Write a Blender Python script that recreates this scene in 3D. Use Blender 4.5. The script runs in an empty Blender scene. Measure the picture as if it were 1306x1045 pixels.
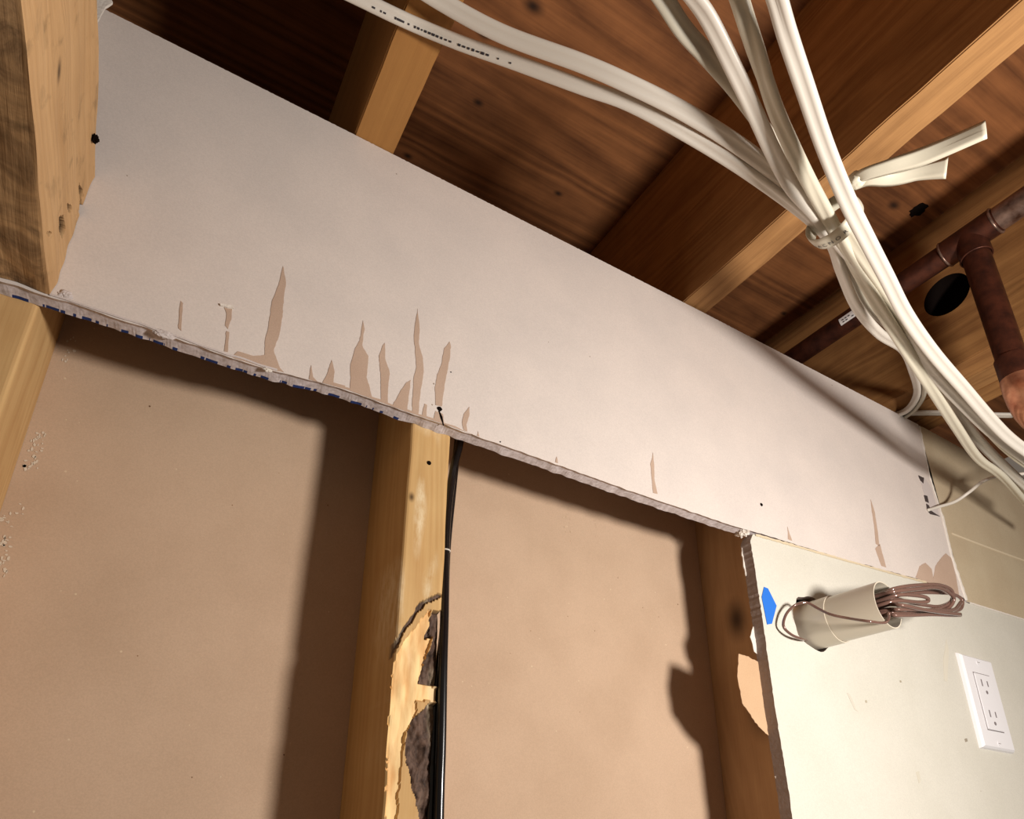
import bpy, bmesh, math, random
import numpy as np
from mathutils import Vector, Matrix, noise
from mathutils.geometry import tessellate_polygon
random.seed(7)
S = bpy.context.scene
C = S.collection

# ------------------------------------------------------------ camera, light, exposure
FPX, PPX, PPY = 870.07, 596.1, 735.27
CR = Vector((0.88160326, -0.47092827, 0.0316583))
CU = Vector((-0.20668562, -0.32488494, 0.92289264))
CF = Vector((0.42433093, 0.82016848, 0.38375373))
cd = bpy.data.cameras.new('camera'); cam = bpy.data.objects.new('camera', cd); C.objects.link(cam)
m = Matrix.Identity(4)
for i in range(3):
    m[i][0] = CR[i]; m[i][1] = CU[i]; m[i][2] = -CF[i]
cam.matrix_world = m
cd.sensor_fit = 'HORIZONTAL'; cd.sensor_width = 36
cd.lens = FPX / 1306 * 36
cd.shift_x = (653 - PPX) / 1306; cd.shift_y = (PPY - 522.5) / 1306
cd.clip_start = 0.01
S.camera = cam

w = bpy.data.worlds.new('world'); S.world = w; w.use_nodes = True
w.node_tree.nodes['Background'].inputs[0].default_value = (1.0, 0.82, 0.66, 1)
w.node_tree.nodes['Background'].inputs[1].default_value = 0.135

def lamp(name, loc, energy, radius, col):
    l = bpy.data.lights.new(name, 'POINT'); l.energy = energy; l.shadow_soft_size = radius; l.color = col
    o = bpy.data.objects.new(name, l); o.location = loc; C.objects.link(o); return o
lamp('work_light', (0.54, -0.15, 0.12), 21.0, 0.045, (1.0, 0.94, 0.88))

S.view_settings.view_transform = 'Standard'; S.view_settings.look = 'None'
S.view_settings.gamma = 1; S.view_settings.use_curve_mapping = False
S.view_settings.exposure = 0.14

# ------------------------------------------------------------ measured planes (metres, camera at origin)
YS = 0.4272      # front of the wall board
YF = 0.4400      # front of the studs
YK = 0.5285      # brown paper back of the far room's board
ZT = 0.607       # underside of the joists
ZSUB = 0.839     # underside of the subfloor
ZFLOOR = -1.75

def ray(u, v): return CR * (u - PPX) + CU * (PPY - v) + CF * FPX
def onY(u, v, y=YS): r = ray(u, v); return r * (y / r.y)
def onZ(u, v, z): r = ray(u, v); return r * (z / r.z)
def onX(u, v, x): r = ray(u, v); return r * (x / r.x)
def xz(pts, y=YS): return [(onY(u, v, y).x, onY(u, v, y).z) for u, v in pts]

# ------------------------------------------------------------ object helpers
def setp(o, label=None, cat=None, group=None, kind=None):
    if label: o['label'] = label
    if cat: o['category'] = cat
    if group: o['group'] = group
    if kind: o['kind'] = kind
    return o
def mobj(name, verts, faces, mats, parent=None, mi=None, smooth=False, attr=None):
    vs = [Vector(v) for v in verts]
    if parent is None:
        xs = [v.x for v in vs]; ys = [v.y for v in vs]; zs = [v.z for v in vs]
        org = Vector(((min(xs) + max(xs)) / 2, (min(ys) + max(ys)) / 2, min(zs)))
    else:
        org = Vector(parent['_o'])
    me = bpy.data.meshes.new(name)
    me.from_pydata([v - org for v in vs], [], faces)
    for mm in (mats if isinstance(mats, (list, tuple)) else [mats]): me.materials.append(mm)
    if mi:
        for p, k in zip(me.polygons, mi): p.material_index = k
    if attr:
        for an, vals in attr.items():
            a = me.attributes.new(an, 'FLOAT', 'POINT')
            a.data.foreach_set('value', vals)
    me.validate(); me.update()
    bm = bmesh.new(); bm.from_mesh(me); bmesh.ops.recalc_face_normals(bm, faces=bm.faces); bm.to_mesh(me); bm.free()
    if smooth:
        me.polygons.foreach_set('use_smooth', [True] * len(me.polygons))
    o = bpy.data.objects.new(name, me); C.objects.link(o)
    if parent is None:
        o.location = org; o['_o'] = tuple(org)
    else:
        o.parent = parent; o['_o'] = tuple(org)
    return o
def empty(name, loc):
    o = bpy.data.objects.new(name, None); C.objects.link(o); o.location = loc; o['_o'] = tuple(loc)
    o.empty_display_size = 0.02; return o
def box(x0, x1, y0, y1, z0, z1):
    v = [(x, y, z) for x in (x0, x1) for y in (y0, y1) for z in (z0, z1)]
    f = [(0, 1, 3, 2), (4, 6, 7, 5), (0, 4, 5, 1), (2, 3, 7, 6), (0, 2, 6, 4), (1, 5, 7, 3)]
    return v, f
def bevelbox(x0, x1, y0, y1, z0, z1, b, seg=2):
    bm = bmesh.new(); v, f = box(x0, x1, y0, y1, z0, z1)
    bv = [bm.verts.new(p) for p in v]
    for q in f: bm.faces.new([bv[i] for i in q])
    bmesh.ops.recalc_face_normals(bm, faces=bm.faces)
    bmesh.ops.bevel(bm, geom=bm.edges[:], offset=b, segments=seg, affect='EDGES')
    bm.verts.index_update()
    r = [tuple(v.co) for v in bm.verts], [tuple(v.index for v in f.verts) for f in bm.faces]
    bm.free(); return r
def slab(poly, y0, y1):
    """polygon in x,z extruded from y0 (front) to y1 (back)"""
    n = len(poly)
    v = [(x, y0, z) for x, z in poly] + [(x, y1, z) for x, z in poly]
    tris = tessellate_polygon([[Vector((x, z, 0)) for x, z in poly]])
    f = [tuple(t) for t in tris]; mi = [0] * len(f)
    f += [tuple(n + i for i in reversed(t)) for t in tris]; mi += [1] * len(tris)
    for i in range(n):
        f.append((i, (i + 1) % n, n + (i + 1) % n, n + i)); mi.append(1)
    return v, f, mi
def rough(poly, step, amp, seed=0, fixed=()):
    """subdivide outline and jitter it"""
    out = []
    n = len(poly)
    for i in range(n):
        a = Vector(poly[i]); b = Vector(poly[(i + 1) % n]); L = (b - a).length
        k = max(1, int(L / step)); d = (b - a).normalized() if L > 0 else Vector((1, 0)); nn = Vector((-d.y, d.x))
        for j in range(k):
            p = a + (b - a) * (j / k)
            if i not in fixed:
                q = noise.noise(Vector((p.x * 400, p.y * 400, seed))) * amp + noise.noise(Vector((p.x * 120, p.y * 120, seed + 5))) * amp
                p = p + nn * q
            out.append((p.x, p.y))
    return out
def inpoly(x, y, poly):
    c = False; n = len(poly); j = n - 1
    for i in range(n):
        xi, yi = poly[i]; xj, yj = poly[j]
        if (yi > y) != (yj > y) and x < (xj - xi) * (y - yi) / (yj - yi) + xi: c = not c
        j = i
    return c
def dist_seg(x, y, pts):
    best = 1e9
    for a, b in zip(pts[:-1], pts[1:]):
        dx, dy = b[0] - a[0], b[1] - a[1]; L = dx * dx + dy * dy
        t = max(0, min(1, ((x - a[0]) * dx + (y - a[1]) * dy) / L)) if L else 0
        best = min(best, math.hypot(x - a[0] - t * dx, y - a[1] - t * dy))
    return best
def interp(t, ks):
    if t <= ks[0][0]: return ks[0][1]
    for (a, va), (b, vb) in zip(ks[:-1], ks[1:]):
        if t <= b: return va + (vb - va) * (t - a) / (b - a)
    return ks[-1][1]
def smoothpath(pts, per=8):
    """Catmull-Rom through 3-D points"""
    P = [Vector(p) for p in pts]; P = [P[0] * 2 - P[1]] + P + [P[-1] * 2 - P[-2]]
    out = []
    for i in range(1, len(P) - 2):
        for k in range(per):
            t = k / per; a, b, c, d = P[i - 1], P[i], P[i + 1], P[i + 2]
            out.append(0.5 * ((2 * b) + (c - a) * t + (2 * a - 5 * b + 4 * c - d) * t * t + (3 * b - a - 3 * c + d) * t ** 3))
    out.append(P[-2]); return out
def sweep(path, prof, up=None, twist=None, scale=None, cap=True):
    """sweep closed 2-D profile (list of (a,b)) along path. a = across, b = along the up vector"""
    n = len(path); k = len(prof); V = []; F = []
    pu = None
    for i, p in enumerate(path):
        t = (path[min(n - 1, i + 1)] - path[max(0, i - 1)]).normalized()
        if callable(up): u = up(i, p)
        elif up is not None: u = Vector(up)
        else: u = pu if pu is not None else (Vector((0, 0, 1)) if abs(t.z) < .9 else Vector((1, 0, 0)))
        u = (u - t * u.dot(t)).normalized(); pu = u
        s = t.cross(u)
        a = twist(i / (n - 1)) if twist else 0
        ca, sa = math.cos(a), math.sin(a)
        u2 = u * ca + s * sa; s2 = s * ca - u * sa
        sc = scale(i / (n - 1)) if scale else 1
        for (x, y) in prof: V.append(p + s2 * x * sc + u2 * y * sc)
    for i in range(n - 1):
        for j in range(k):
            F.append((i * k + j, i * k + (j + 1) % k, (i + 1) * k + (j + 1) % k, (i + 1) * k + j))
    if cap:
        F.append(tuple(reversed(range(k)))); F.append(tuple((n - 1) * k + j for j in range(k)))
    return V, F
def circ(r, k=12): return [(r * math.cos(2 * math.pi * i / k), r * math.sin(2 * math.pi * i / k)) for i in range(k)]
def nmprof(wd=0.0058, h=0.0026, k=28, groove=0.30):
    """section of a flat two-conductor cable: wide oval with a shallow waist"""
    o = []
    for i in range(k):
        a = 2 * math.pi * i / k; c, s = math.cos(a), math.sin(a)
        x = wd * math.copysign(abs(c) ** 0.8, c); y = h * math.copysign(abs(s) ** 0.75, s)
        y *= 1 - groove * math.exp(-(x / (wd * .26)) ** 2)
        o.append((x, y))
    return o

# ------------------------------------------------------------ materials
def lin(c): return tuple(((v / 255) / 12.92 if v <= 10 else (((v / 255) + .055) / 1.055) ** 2.4) for v in c) + (1,)
class NT:
    def __init__(s, name, rough=.8):
        s.m = bpy.data.materials.new(name); s.m.use_nodes = True; s.t = s.m.node_tree
        s.b = s.t.nodes['Principled BSDF']; s.b.inputs['Roughness'].default_value = rough
        s.b.inputs['Specular IOR Level'].default_value = .3
        s.pos = s.t.nodes.new('ShaderNodeNewGeometry').outputs['Position']
    def n(s, ty, **kw):
        nd = s.t.nodes.new(ty)
        for k, v in kw.items():
            if k in nd.inputs.keys() if isinstance(k, str) else False: pass
            setattr(nd, k, v)
        return nd
    def l(s, a, b): s.t.links.new(a, b)
    def mapv(s, scale, loc=(0, 0, 0), src=None, rot=(0, 0, 0)):
        q = s.n('ShaderNodeMapping'); q.inputs['Scale'].default_value = scale; q.inputs['Location'].default_value = loc
        q.inputs['Rotation'].default_value = rot
        s.l(src or s.pos, q.inputs['Vector']); return q.outputs[0]
    def noise(s, vec, scale=5, detail=4, rough=.55, dist=0):
        q = s.n('ShaderNodeTexNoise'); q.inputs['Scale'].default_value = scale; q.inputs['Detail'].default_value = detail
        q.inputs['Roughness'].default_value = rough; q.inputs['Distortion'].default_value = dist
        s.l(vec, q.inputs['Vector']); return q.outputs['Fac']
    def ramp(s, fac, a, b, c0=(0, 0, 0, 1), c1=(1, 1, 1, 1)):
        q = s.n('ShaderNodeValToRGB'); q.color_ramp.elements[0].position = a; q.color_ramp.elements[1].position = b
        q.color_ramp.elements[0].color = c0; q.color_ramp.elements[1].color = c1
        s.l(fac, q.inputs[0]); return q.outputs[0]
    def mix(s, fac, a, b, mode='MIX'):
        q = s.n('ShaderNodeMix'); q.data_type = 'RGBA'; q.blend_type = mode
        for v, k in ((fac, 0), (a, 6), (b, 7)):
            if hasattr(v, 'node'): s.l(v, q.inputs[k])
            else: q.inputs[k].default_value = v
        return q.outputs[2]
    def math(s, op, a, b=0.0):
        q = s.n('ShaderNodeMath'); q.operation = op
        for v, k in ((a, 0), (b, 1)):
            if hasattr(v, 'node'): s.l(v, q.inputs[k])
            else: q.inputs[k].default_value = v
        return q.outputs[0]
    def col(s, c):
        if hasattr(c, 'node'): s.l(c, s.b.inputs['Base Color'])
        else: s.b.inputs['Base Color'].default_value = c
    def bump(s, h, strength=.3, dist=.001):
        q = s.n('ShaderNodeBump'); q.inputs['Strength'].default_value = strength; q.inputs['Distance'].default_value = dist
        s.l(h, q.inputs['Height']); s.l(q.outputs[0], s.b.inputs['Normal'])
    def attr(s, name):
        q = s.n('ShaderNodeAttribute'); q.attribute_name = name; return q.outputs['Fac']
def plain(name, c, rough=.8, spec=.3, metal=0, bump=0, bscale=300):
    t = NT(name, rough); t.col(lin(c)); t.b.inputs['Specular IOR Level'].default_value = spec
    t.b.inputs['Metallic'].default_value = metal
    if bump: t.bump(t.noise(t.pos, bscale), bump)
    return t.m
def wood(name, axis, light, dark, knots=(), scale=1.0, contrast=1.0, extra=None, rough=.75, bump=.15, wave=.45):
    t = NT(name, rough)
    st = [1, 1, 1]; st['XYZ'.index(axis)] = 0.07
    warp = t.noise(t.pos, 9 * scale, 2)
    wv = t.n('ShaderNodeVectorMath'); wv.operation = 'SCALE'; t.l(t.pos, wv.inputs[0]); wv.inputs['Scale'].default_value = 1
    src = wv.outputs[0]
    kmask = None
    for (kp, kr) in knots:
        # ellipse around the knot, longer along the grain
        sub = t.n('ShaderNodeVectorMath'); sub.operation = 'SUBTRACT'; t.l(t.pos, sub.inputs[0]); sub.inputs[1].default_value = kp
        sc = [1, 1, 1]; sc['XYZ'.index(axis)] = .6
        mul = t.n('ShaderNodeVectorMath'); mul.operation = 'MULTIPLY'; t.l(sub.outputs[0], mul.inputs[0]); mul.inputs[1].default_value = sc
        ln = t.n('ShaderNodeVectorMath'); ln.operation = 'LENGTH'; t.l(mul.outputs[0], ln.inputs[0])
        g = t.math('DIVIDE', ln.outputs['Value'], kr)
        e = t.math('POWER', 2.718, t.math('MULTIPLY', t.math('MULTIPLY', g, g), -1.0))
        # push the grain around the knot
        far = t.math('POWER', 2.718, t.math('MULTIPLY', t.math('MULTIPLY', g, g), -.06))
        off = t.n('ShaderNodeVectorMath'); off.operation = 'SCALE'; t.l(sub.outputs[0], off.inputs[0]); t.l(t.math('MULTIPLY', far, -.75), off.inputs['Scale'])
        ad = t.n('ShaderNodeVectorMath'); ad.operation = 'ADD'; t.l(src, ad.inputs[0]); t.l(off.outputs[0], ad.inputs[1]); src = ad.outputs[0]
        kmask = e if kmask is None else t.math('MAXIMUM', kmask, e)
    v = t.mapv(tuple(st), src=src)
    big = t.noise(v, 30 * scale, 3, .5, .6)
    bands = t.n('ShaderNodeTexNoise'); bands.inputs['Scale'].default_value = 14 * scale; bands.inputs['Detail'].default_value = 1; t.l(v, bands.inputs['Vector'])
    rings = t.math('ABSOLUTE', t.math('SUBTRACT', t.math('FRACT', t.math('MULTIPLY', bands.outputs['Fac'], 13)), .5))
    ringc = t.math('MULTIPLY', rings, 2.0)
    fine = t.noise(t.mapv(tuple(x * (1 if x == 1 else .5) for x in st)), 420 * scale, 3, .6)
    mot = t.noise(t.pos, 22, 3, .6)
    f = t.math('ADD', t.math('MULTIPLY', ringc, wave * .7), t.math('MULTIPLY', t.ramp(big, .3, .7), .35))
    f = t.math('ADD', f, t.math('MULTIPLY', t.ramp(fine, .3, .7), .3))
    f = t.math('ADD', t.math('MULTIPLY', f, .8), t.math('MULTIPLY', t.ramp(mot, .3, .75), .25))
    f = t.math('MULTIPLY', f, contrast)
    c = t.mix(f, lin(light), lin(dark))
    if kmask is not None:
        c = t.mix(t.ramp(kmask, .15, 1.0), c, lin(tuple(x * .5 for x in dark)))
    if extra: c = extra(t, c)
    t.col(c)
    t.bump(t.math('ADD', ringc, fine), bump, .0006)
    return t.m

def fine_paper(name, c, c2, rough=.9, specks=None, warpstreak=False):
    t = NT(name, rough); t.b.inputs['Specular IOR Level'].default_value = .15
    a = t.noise(t.pos, 14, 3); b = t.noise(t.pos, 900, 2)
    col = t.mix(t.ramp(a, .35, .7), lin(c), lin(c2))
    col = t.mix(t.math('MULTIPLY', t.ramp(b, .3, .7), .10), col, (0.0, 0.0, 0.0, 1), 'MIX')
    if specks:
        for (sc, th, cc, seed) in specks:
            vo = t.n('ShaderNodeTexVoronoi'); vo.inputs['Scale'].default_value = sc; vo.inputs['Randomness'].default_value = 1
            t.l(t.mapv((1, 1, 1), (seed, seed, seed)), vo.inputs['Vector'])
            sep = t.n('ShaderNodeSeparateColor'); t.l(vo.outputs['Color'], sep.inputs[0])
            r = t.math('MULTIPLY', t.math('POWER', sep.outputs[0], 6.0), th)
            mk = t.math('LESS_THAN', vo.outputs['Distance'], r)
            col = t.mix(mk, col, lin(cc))
    t.col(col); t.bump(t.math('ADD', t.noise(t.pos, 500, 2), t.noise(t.pos, 60, 2)), .12, .0005)
    return t.m

M = {}
M['strip'] = fine_paper('grey_board_paper', (219, 208, 200), (211, 201, 194), specks=[(60, .05, (150, 135, 122), 3)])
M['gyp'] = plain('gypsum_core', (200, 190, 186), .95, .1, bump=.3, bscale=500)
M['gypdark'] = plain('dirty_gypsum', (156, 142, 136), .95, .1, bump=.9, bscale=260)
M['tear'] = fine_paper('torn_brown_paper', (190, 165, 146), (180, 154, 135))
M['kraft'] = fine_paper('brown_kraft_paper', (201, 173, 147), (193, 165, 139), specks=[(48, .045, (110, 80, 56), 1), (90, .06, (140, 108, 80), 4), (110, .1, (212, 190, 160), 9)])
M['torn_kraft'] = fine_paper('pale_kraft_paper', (205, 172, 138), (196, 162, 128))
M['white'] = fine_paper('cream_wall_paint', (211, 207, 195), (206, 202, 189), rough=.6, specks=[(38, .05, (176, 168, 150), 2)])
M['tan'] = fine_paper('old_tan_wall_paint', (196, 180, 152), (188, 170, 142), rough=.7)
M['plaster'] = plain('white_plaster', (222, 214, 204), .9, .2, bump=.8, bscale=400)
M['blue'] = plain('blue_tape', (38, 110, 205), .6)
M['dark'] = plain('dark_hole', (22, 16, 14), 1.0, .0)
M['cable'] = plain('white_cable_jacket', (208, 201, 190), .38, .5)
M['cable2'] = plain('ivory_cable_jacket', (200, 193, 174), .42, .5)
M['cable3'] = plain('dull_cable_jacket', (180, 173, 156), .55, .4)
M['ink'] = plain('black_ink', (48, 44, 48), .7)
M['black'] = plain('black_cable_jacket', (14, 13, 15), .22, .6)
M['plastic'] = plain('white_outlet_plastic', (232, 230, 232), .3, .5)
M['slot'] = plain('outlet_slot', (128, 120, 120), .6)
M['pvc'] = plain('beige_plastic_tube', (196, 186, 168), .28, .5)
M['wire'] = NT('clear_copper_wire', .18).m
tt = M['wire'].node_tree.nodes['Principled BSDF']; tt.inputs['Base Color'].default_value = lin((112, 84, 74)); tt.inputs['Coat Weight'].default_value = .8; tt.inputs['Metallic'].default_value = .15

def copper(name, a, b, rough, metal):
    t = NT(name, rough); t.b.inputs['Metallic'].default_value = metal
    t.col(t.mix(t.ramp(t.noise(t.pos, 70, 4), .35, .7), lin(a), lin(b))); t.bump(t.noise(t.pos, 200, 3), .2); return t.m
M['copper'] = copper('tarnished_copper', (92, 52, 38), (58, 34, 28), .42, .55)
M['copper_new'] = copper('bright_copper', (225, 165, 130), (170, 105, 80), .3, .85)
M['solder'] = copper('solder_smear', (150, 125, 112), (84, 58, 46), .35, .7)

# ------------------------------------------------------------ the setting
LX0, LX1 = -0.60, 1.60
def wallbox(name, x0, x1, y0, y1, z0, z1, mat, parent=None, kind='structure'):
    v, f = box(x0, x1, y0, y1, z0, z1); o = mobj(name, v, f, mat, parent)
    if kind and parent is None: setp(o, kind=kind)
    return o
fl = NT('concrete_floor', .9); fl.col(fl.mix(fl.noise(fl.pos, 3), lin((120, 110, 98)), lin((96, 88, 80))))
wallbox('floor', LX0, LX1, -1.6, 1.2, ZFLOOR - .02, ZFLOOR, fl.m)
def kn(u, v, z): p = onZ(u, v, z); return (p.x, p.y, p.z)
subk = [(kn(610, 131, ZSUB), .0042), (kn(680, 8, ZSUB), .0075), (kn(520, 199, ZSUB), .004), (kn(712, 247, ZSUB), .004), (kn(617, 43, ZSUB), .0055),
        (kn(1140, 262, ZSUB), .006), (kn(1000, 400, ZSUB), .004)]
M['sub'] = wood('subfloor_board', 'X', (164, 106, 62), (92, 54, 28), knots=subk, scale=.75, contrast=1.05, wave=.75)
# subfloor sheets over the joists, seam hidden above a joist
ceil = empty('ceiling', (0.5, 0, ZSUB)); setp(ceil, kind='structure')
for k, (x0, x1) in enumerate([(LX0, .1095), (.1115, 1.60)]):
    v, f = box(x0, x1, -1.2, 1.2, ZSUB, ZSUB + .018); mobj('subfloor_sheet', v, f, M['sub'], ceil)
wallbox('wall_far_light_block', LX0, LX1, 1.2, 1.22, ZFLOOR, ZSUB + .018, M['tan'])  # unseen end closure, added to keep world light out of the bays
v, f = box(LX0, LX1, YK + .013, 1.2, ZT - .013, ZT - .0005); setp(mobj('ceiling_far_light_block', v, f, M['strip']), kind='structure')  # unseen board under the bays, added to shut out world light
wallbox('wall_back', LX0, LX1, YK, YK + .0127, ZFLOOR, ZT - .0002, M['kraft'])

# ------------------------------------------------------------ wood framing
M['joist'] = wood('joist_spruce', 'Y', (172, 124, 68), (138, 92, 46), knots=[(kn(1209, 33, ZT), .005)], scale=1.0, contrast=.75, wave=.35)
M['joist2'] = wood('joist_rough_spruce', 'Y', (178, 132, 82), (118, 80, 44), scale=1.6, contrast=1.05, wave=.5)
M['joist3'] = wood('joist_pine', 'Y', (176, 128, 76), (112, 72, 38), scale=1.2, contrast=1.0, wave=.6)
def joist(x0, x1, mat, label, z0=ZT, seed=0, hole=None, y0=-1.2, y1=1.19, z1=ZSUB - .0002):
    bm = bmesh.new(); bv = []
    v, f = box(x0, x1, y0, y1, z0, z1)
    for p in v: bv.append(bm.verts.new(p))
    for q in f: bm.faces.new([bv[i] for i in q])
    bmesh.ops.recalc_face_normals(bm, faces=bm.faces)
    bmesh.ops.bevel(bm, geom=[e for e in bm.edges if abs(e.verts[0].co.z - z0) < 1e-6 and abs(e.verts[1].co.z - z0) < 1e-6], offset=.0012, segments=2, affect='EDGES')
    ys = [y for y in np.arange(.10, .62, .02)]
    for y in ys:
        bmesh.ops.bisect_plane(bm, geom=bm.verts[:] + bm.edges[:] + bm.faces[:], plane_co=(0, y, 0), plane_no=(0, 1, 0))
    for q in bm.verts:
        if q.co.z < z0 + .01 and .1 < q.co.y < .6:
            q.co.x += noise.noise(Vector((q.co.x * 5, q.co.y * 25, seed))) * .0012
    bm.verts.index_update()
    V = [tuple(q.co) for q in bm.verts]; F = [tuple(q.index for q in g.verts) for g in bm.faces]; bm.free()
    o = mobj('joist', V, F, mat); setp(o, label, 'joist', 'ceiling joists'); return o
joist(.090, .128, M['joist'], 'smooth yellow joist at the top left with two white cables crossing under it')
joist(.4925, .5285, M['joist2'], 'long joist running from the strip top up to the upper right corner')
j3 = joist(.869, .907, M['joist3'], 'joist at the right with a large dark round hole in its side')
joist(.908, .946, M['joist2'], 'middle plank of the right-hand triple joist behind the copper pipe')
joist(.947, .985, M['joist3'], 'far plank of the right-hand triple joist behind the copper pipe')
# round pipe hole through the joist side: bored recess
hc = onX(1207, 376, .869)
def disc(c, r, ax, k=40, amp=.0, seed=0, sx=1, sz=1, d=.0004):
    """thin disc normal to axis ax; front proud by d"""
    V = []; 
    for s in (0, d):
        for i in range(k):
            a = 2 * math.pi * i / k; rr = r * (1 + amp * noise.noise(Vector((math.cos(a) * 2, math.sin(a) * 2, seed))))
            p = [c[0], c[1], c[2]]
            if ax == 'X': p[0] -= s; p[1] += rr * math.cos(a) * sx; p[2] += rr * math.sin(a) * sz
            if ax == 'Y': p[1] -= s; p[0] += rr * math.cos(a) * sx; p[2] += rr * math.sin(a) * sz
            if ax == 'Z': p[2] -= s; p[0] += rr * math.cos(a) * sx; p[1] += rr * math.sin(a) * sz
            V.append(tuple(p))
    F = [tuple(range(k)), tuple(range(k, 2 * k))] + [(i, (i + 1) % k, k + (i + 1) % k, k + i) for i in range(k)]
    return V, F
# a true bore cut with a boolean-free approach would need the side face re-meshed: use a modifier-free bmesh boolean
def bore(obj, c, r, depth):
    me = bpy.data.meshes.new('cut'); bm = bmesh.new()
    bmesh.ops.create_cone(bm, cap_ends=True, segments=40, radius1=r, radius2=r, depth=depth * 2, matrix=Matrix.Translation(c) @ Matrix.Rotation(math.pi / 2, 4, 'Y'))
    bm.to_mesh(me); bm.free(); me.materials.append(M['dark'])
    co = bpy.data.objects.new('cut', me); C.objects.link(co)
    md = obj.modifiers.new('b', 'BOOLEAN'); md.object = co; md.operation = 'DIFFERENCE'; md.solver = 'EXACT'; md.material_mode = 'TRANSFER'
    dg = bpy.context.evaluated_depsgraph_get(); nm = bpy.data.meshes.new_from_object(obj.evaluated_get(dg))
    obj.modifiers.clear(); obj.data = nm; bpy.data.objects.remove(co); bpy.data.meshes.remove(me)
bore(j3, hc, .0285, .030)
# knot hole in the subfloor
kh = onZ(1171, 268, ZSUB); v, f = disc(kh, .0095, 'Z', 20, .5, 3, 1, 1.1); mobj('knot_hole', v, f, M['dark'], ceil)

# top plate and studs
v, f = box(LX0, LX1, YF, YK, ZT - .040, ZT - .0004); setp(mobj('top_plate', v, f, M['joist']), 'horizontal wooden plate hidden behind the top of the grey strip', 'plate')

def px(pts, y=YF, o=(430, 695), s=2.968): return xz([(o[0] + a / s, o[1] + b / s) for a, b in pts], y)
def stud_wood(name, light, dark, marks):
    def extra(t, c):
        c = t.mix(t.attr('fresh'), c, t.mix(t.ramp(t.noise(t.mapv((1, 1, .2)), 160, 4), .4, .7), lin((242, 208, 150)), lin((212, 162, 104))))
        c = t.mix(t.attr('bark'), c, t.mix(t.ramp(t.noise(t.mapv((1, 1, .45)), 200, 6, .7, .8), .35, .7), lin((48, 34, 27)), lin((112, 88, 74))))
        c = t.mix(t.math('MULTIPLY', t.attr('pale'), t.ramp(t.noise(t.mapv((1, 1, .3)), 180, 5, .7), .35, .65)), c, lin((226, 208, 172)))
        return c
    return wood(name, 'Z', light, dark, scale=1.3, contrast=.85, wave=.45, extra=extra, knots=marks)
M['stud'] = stud_wood('stud_pine', (206, 172, 118), (172, 128, 76), [((.176, YF, .262), .0025)])
def stud(x0, x1, label, mat, shape=None, zl=-.25, seed=0, fine=False):
    nx = 44 if fine else 12; rowh = .0016 if fine else .006
    zs = [ZFLOOR + .001, -1.0, -.5] + list(np.arange(zl, .33, rowh)) + [.40, ZT - .0402]
    ring = []                                       # cross-section: (kind, x, y)
    r = .003
    ys = [YK - .0003, YF + .06, YF + .03, YF + .012, YF + r]
    for y in ys: ring.append((x0, y))
    for a in (30, 60): ring.append((x0 + r - r * math.cos(math.radians(a)), YF + r - r * math.sin(math.radians(a))))
    for i in range(nx + 1): ring.append((x0 + r + (x1 - x0 - 2 * r) * i / nx, YF))
    for a in (60, 30): ring.append((x1 - r + r * math.cos(math.radians(a)), YF + r - r * math.sin(math.radians(a))))
    for y in reversed(ys): ring.append((x1, y))
    k = len(ring); V = []; A = {'fresh': [], 'bark': [], 'pale': []}
    for z in zs:
        for (x, y) in ring:
            fr = bk = pl = 0; d = 0; dx = noise.noise(Vector((x * 20, seed, z * 30))) * .0006
            if shape and y < YF + .05: d, fr, bk, pl = shape(x, y, z)
            V.append((x + (dx if y < YK - .001 else 0), min(y + d, YK - .0003), z)); A['fresh'].append(fr); A['bark'].append(bk); A['pale'].append(pl)
    F = []
    for i in range(len(zs) - 1):
        for j in range(k):
            F.append((i * k + j, i * k + (j + 1) % k, (i + 1) * k + (j + 1) % k, (i + 1) * k + j))
    F.append(tuple(range(k))); F.append(tuple((len(zs) - 1) * k + j for j in range(k)))
    o = mobj('wall_stud', V, F, mat, attr=A); setp(o, label, 'stud', 'wall studs'); return o
def wob(p): return rough(p, .0016, .0010, 5)
fresh = wob(px([(352, 245), (300, 305), (240, 385), (215, 480), (205, 600), (200, 700), (190, 900), (183, 1200), (214, 1200), (236, 900), (262, 712), (298, 640), (300, 590), (400, 590), (400, 545), (318, 520), (332, 440), (362, 340)]))
bark1 = wob(px([(362, 250), (400, 250), (400, 540), (350, 525), (312, 522), (334, 440), (368, 345), (332, 352), (352, 300)]))
bark2 = wob(px([(350, 600), (290, 658), (262, 740), (265, 830), (290, 950), (315, 1045), (330, 1200), (400, 1200), (400, 600)]))
crack = px([(388, 190), (362, 206), (330, 218), (308, 244), (280, 285), (256, 316), (236, 350), (220, 385), (212, 420), (185, 520), (168, 640), (152, 760), (150, 850)])
palep = px([(340, 0), (380, -60), (400, -120)], o=(430, 695))
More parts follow.
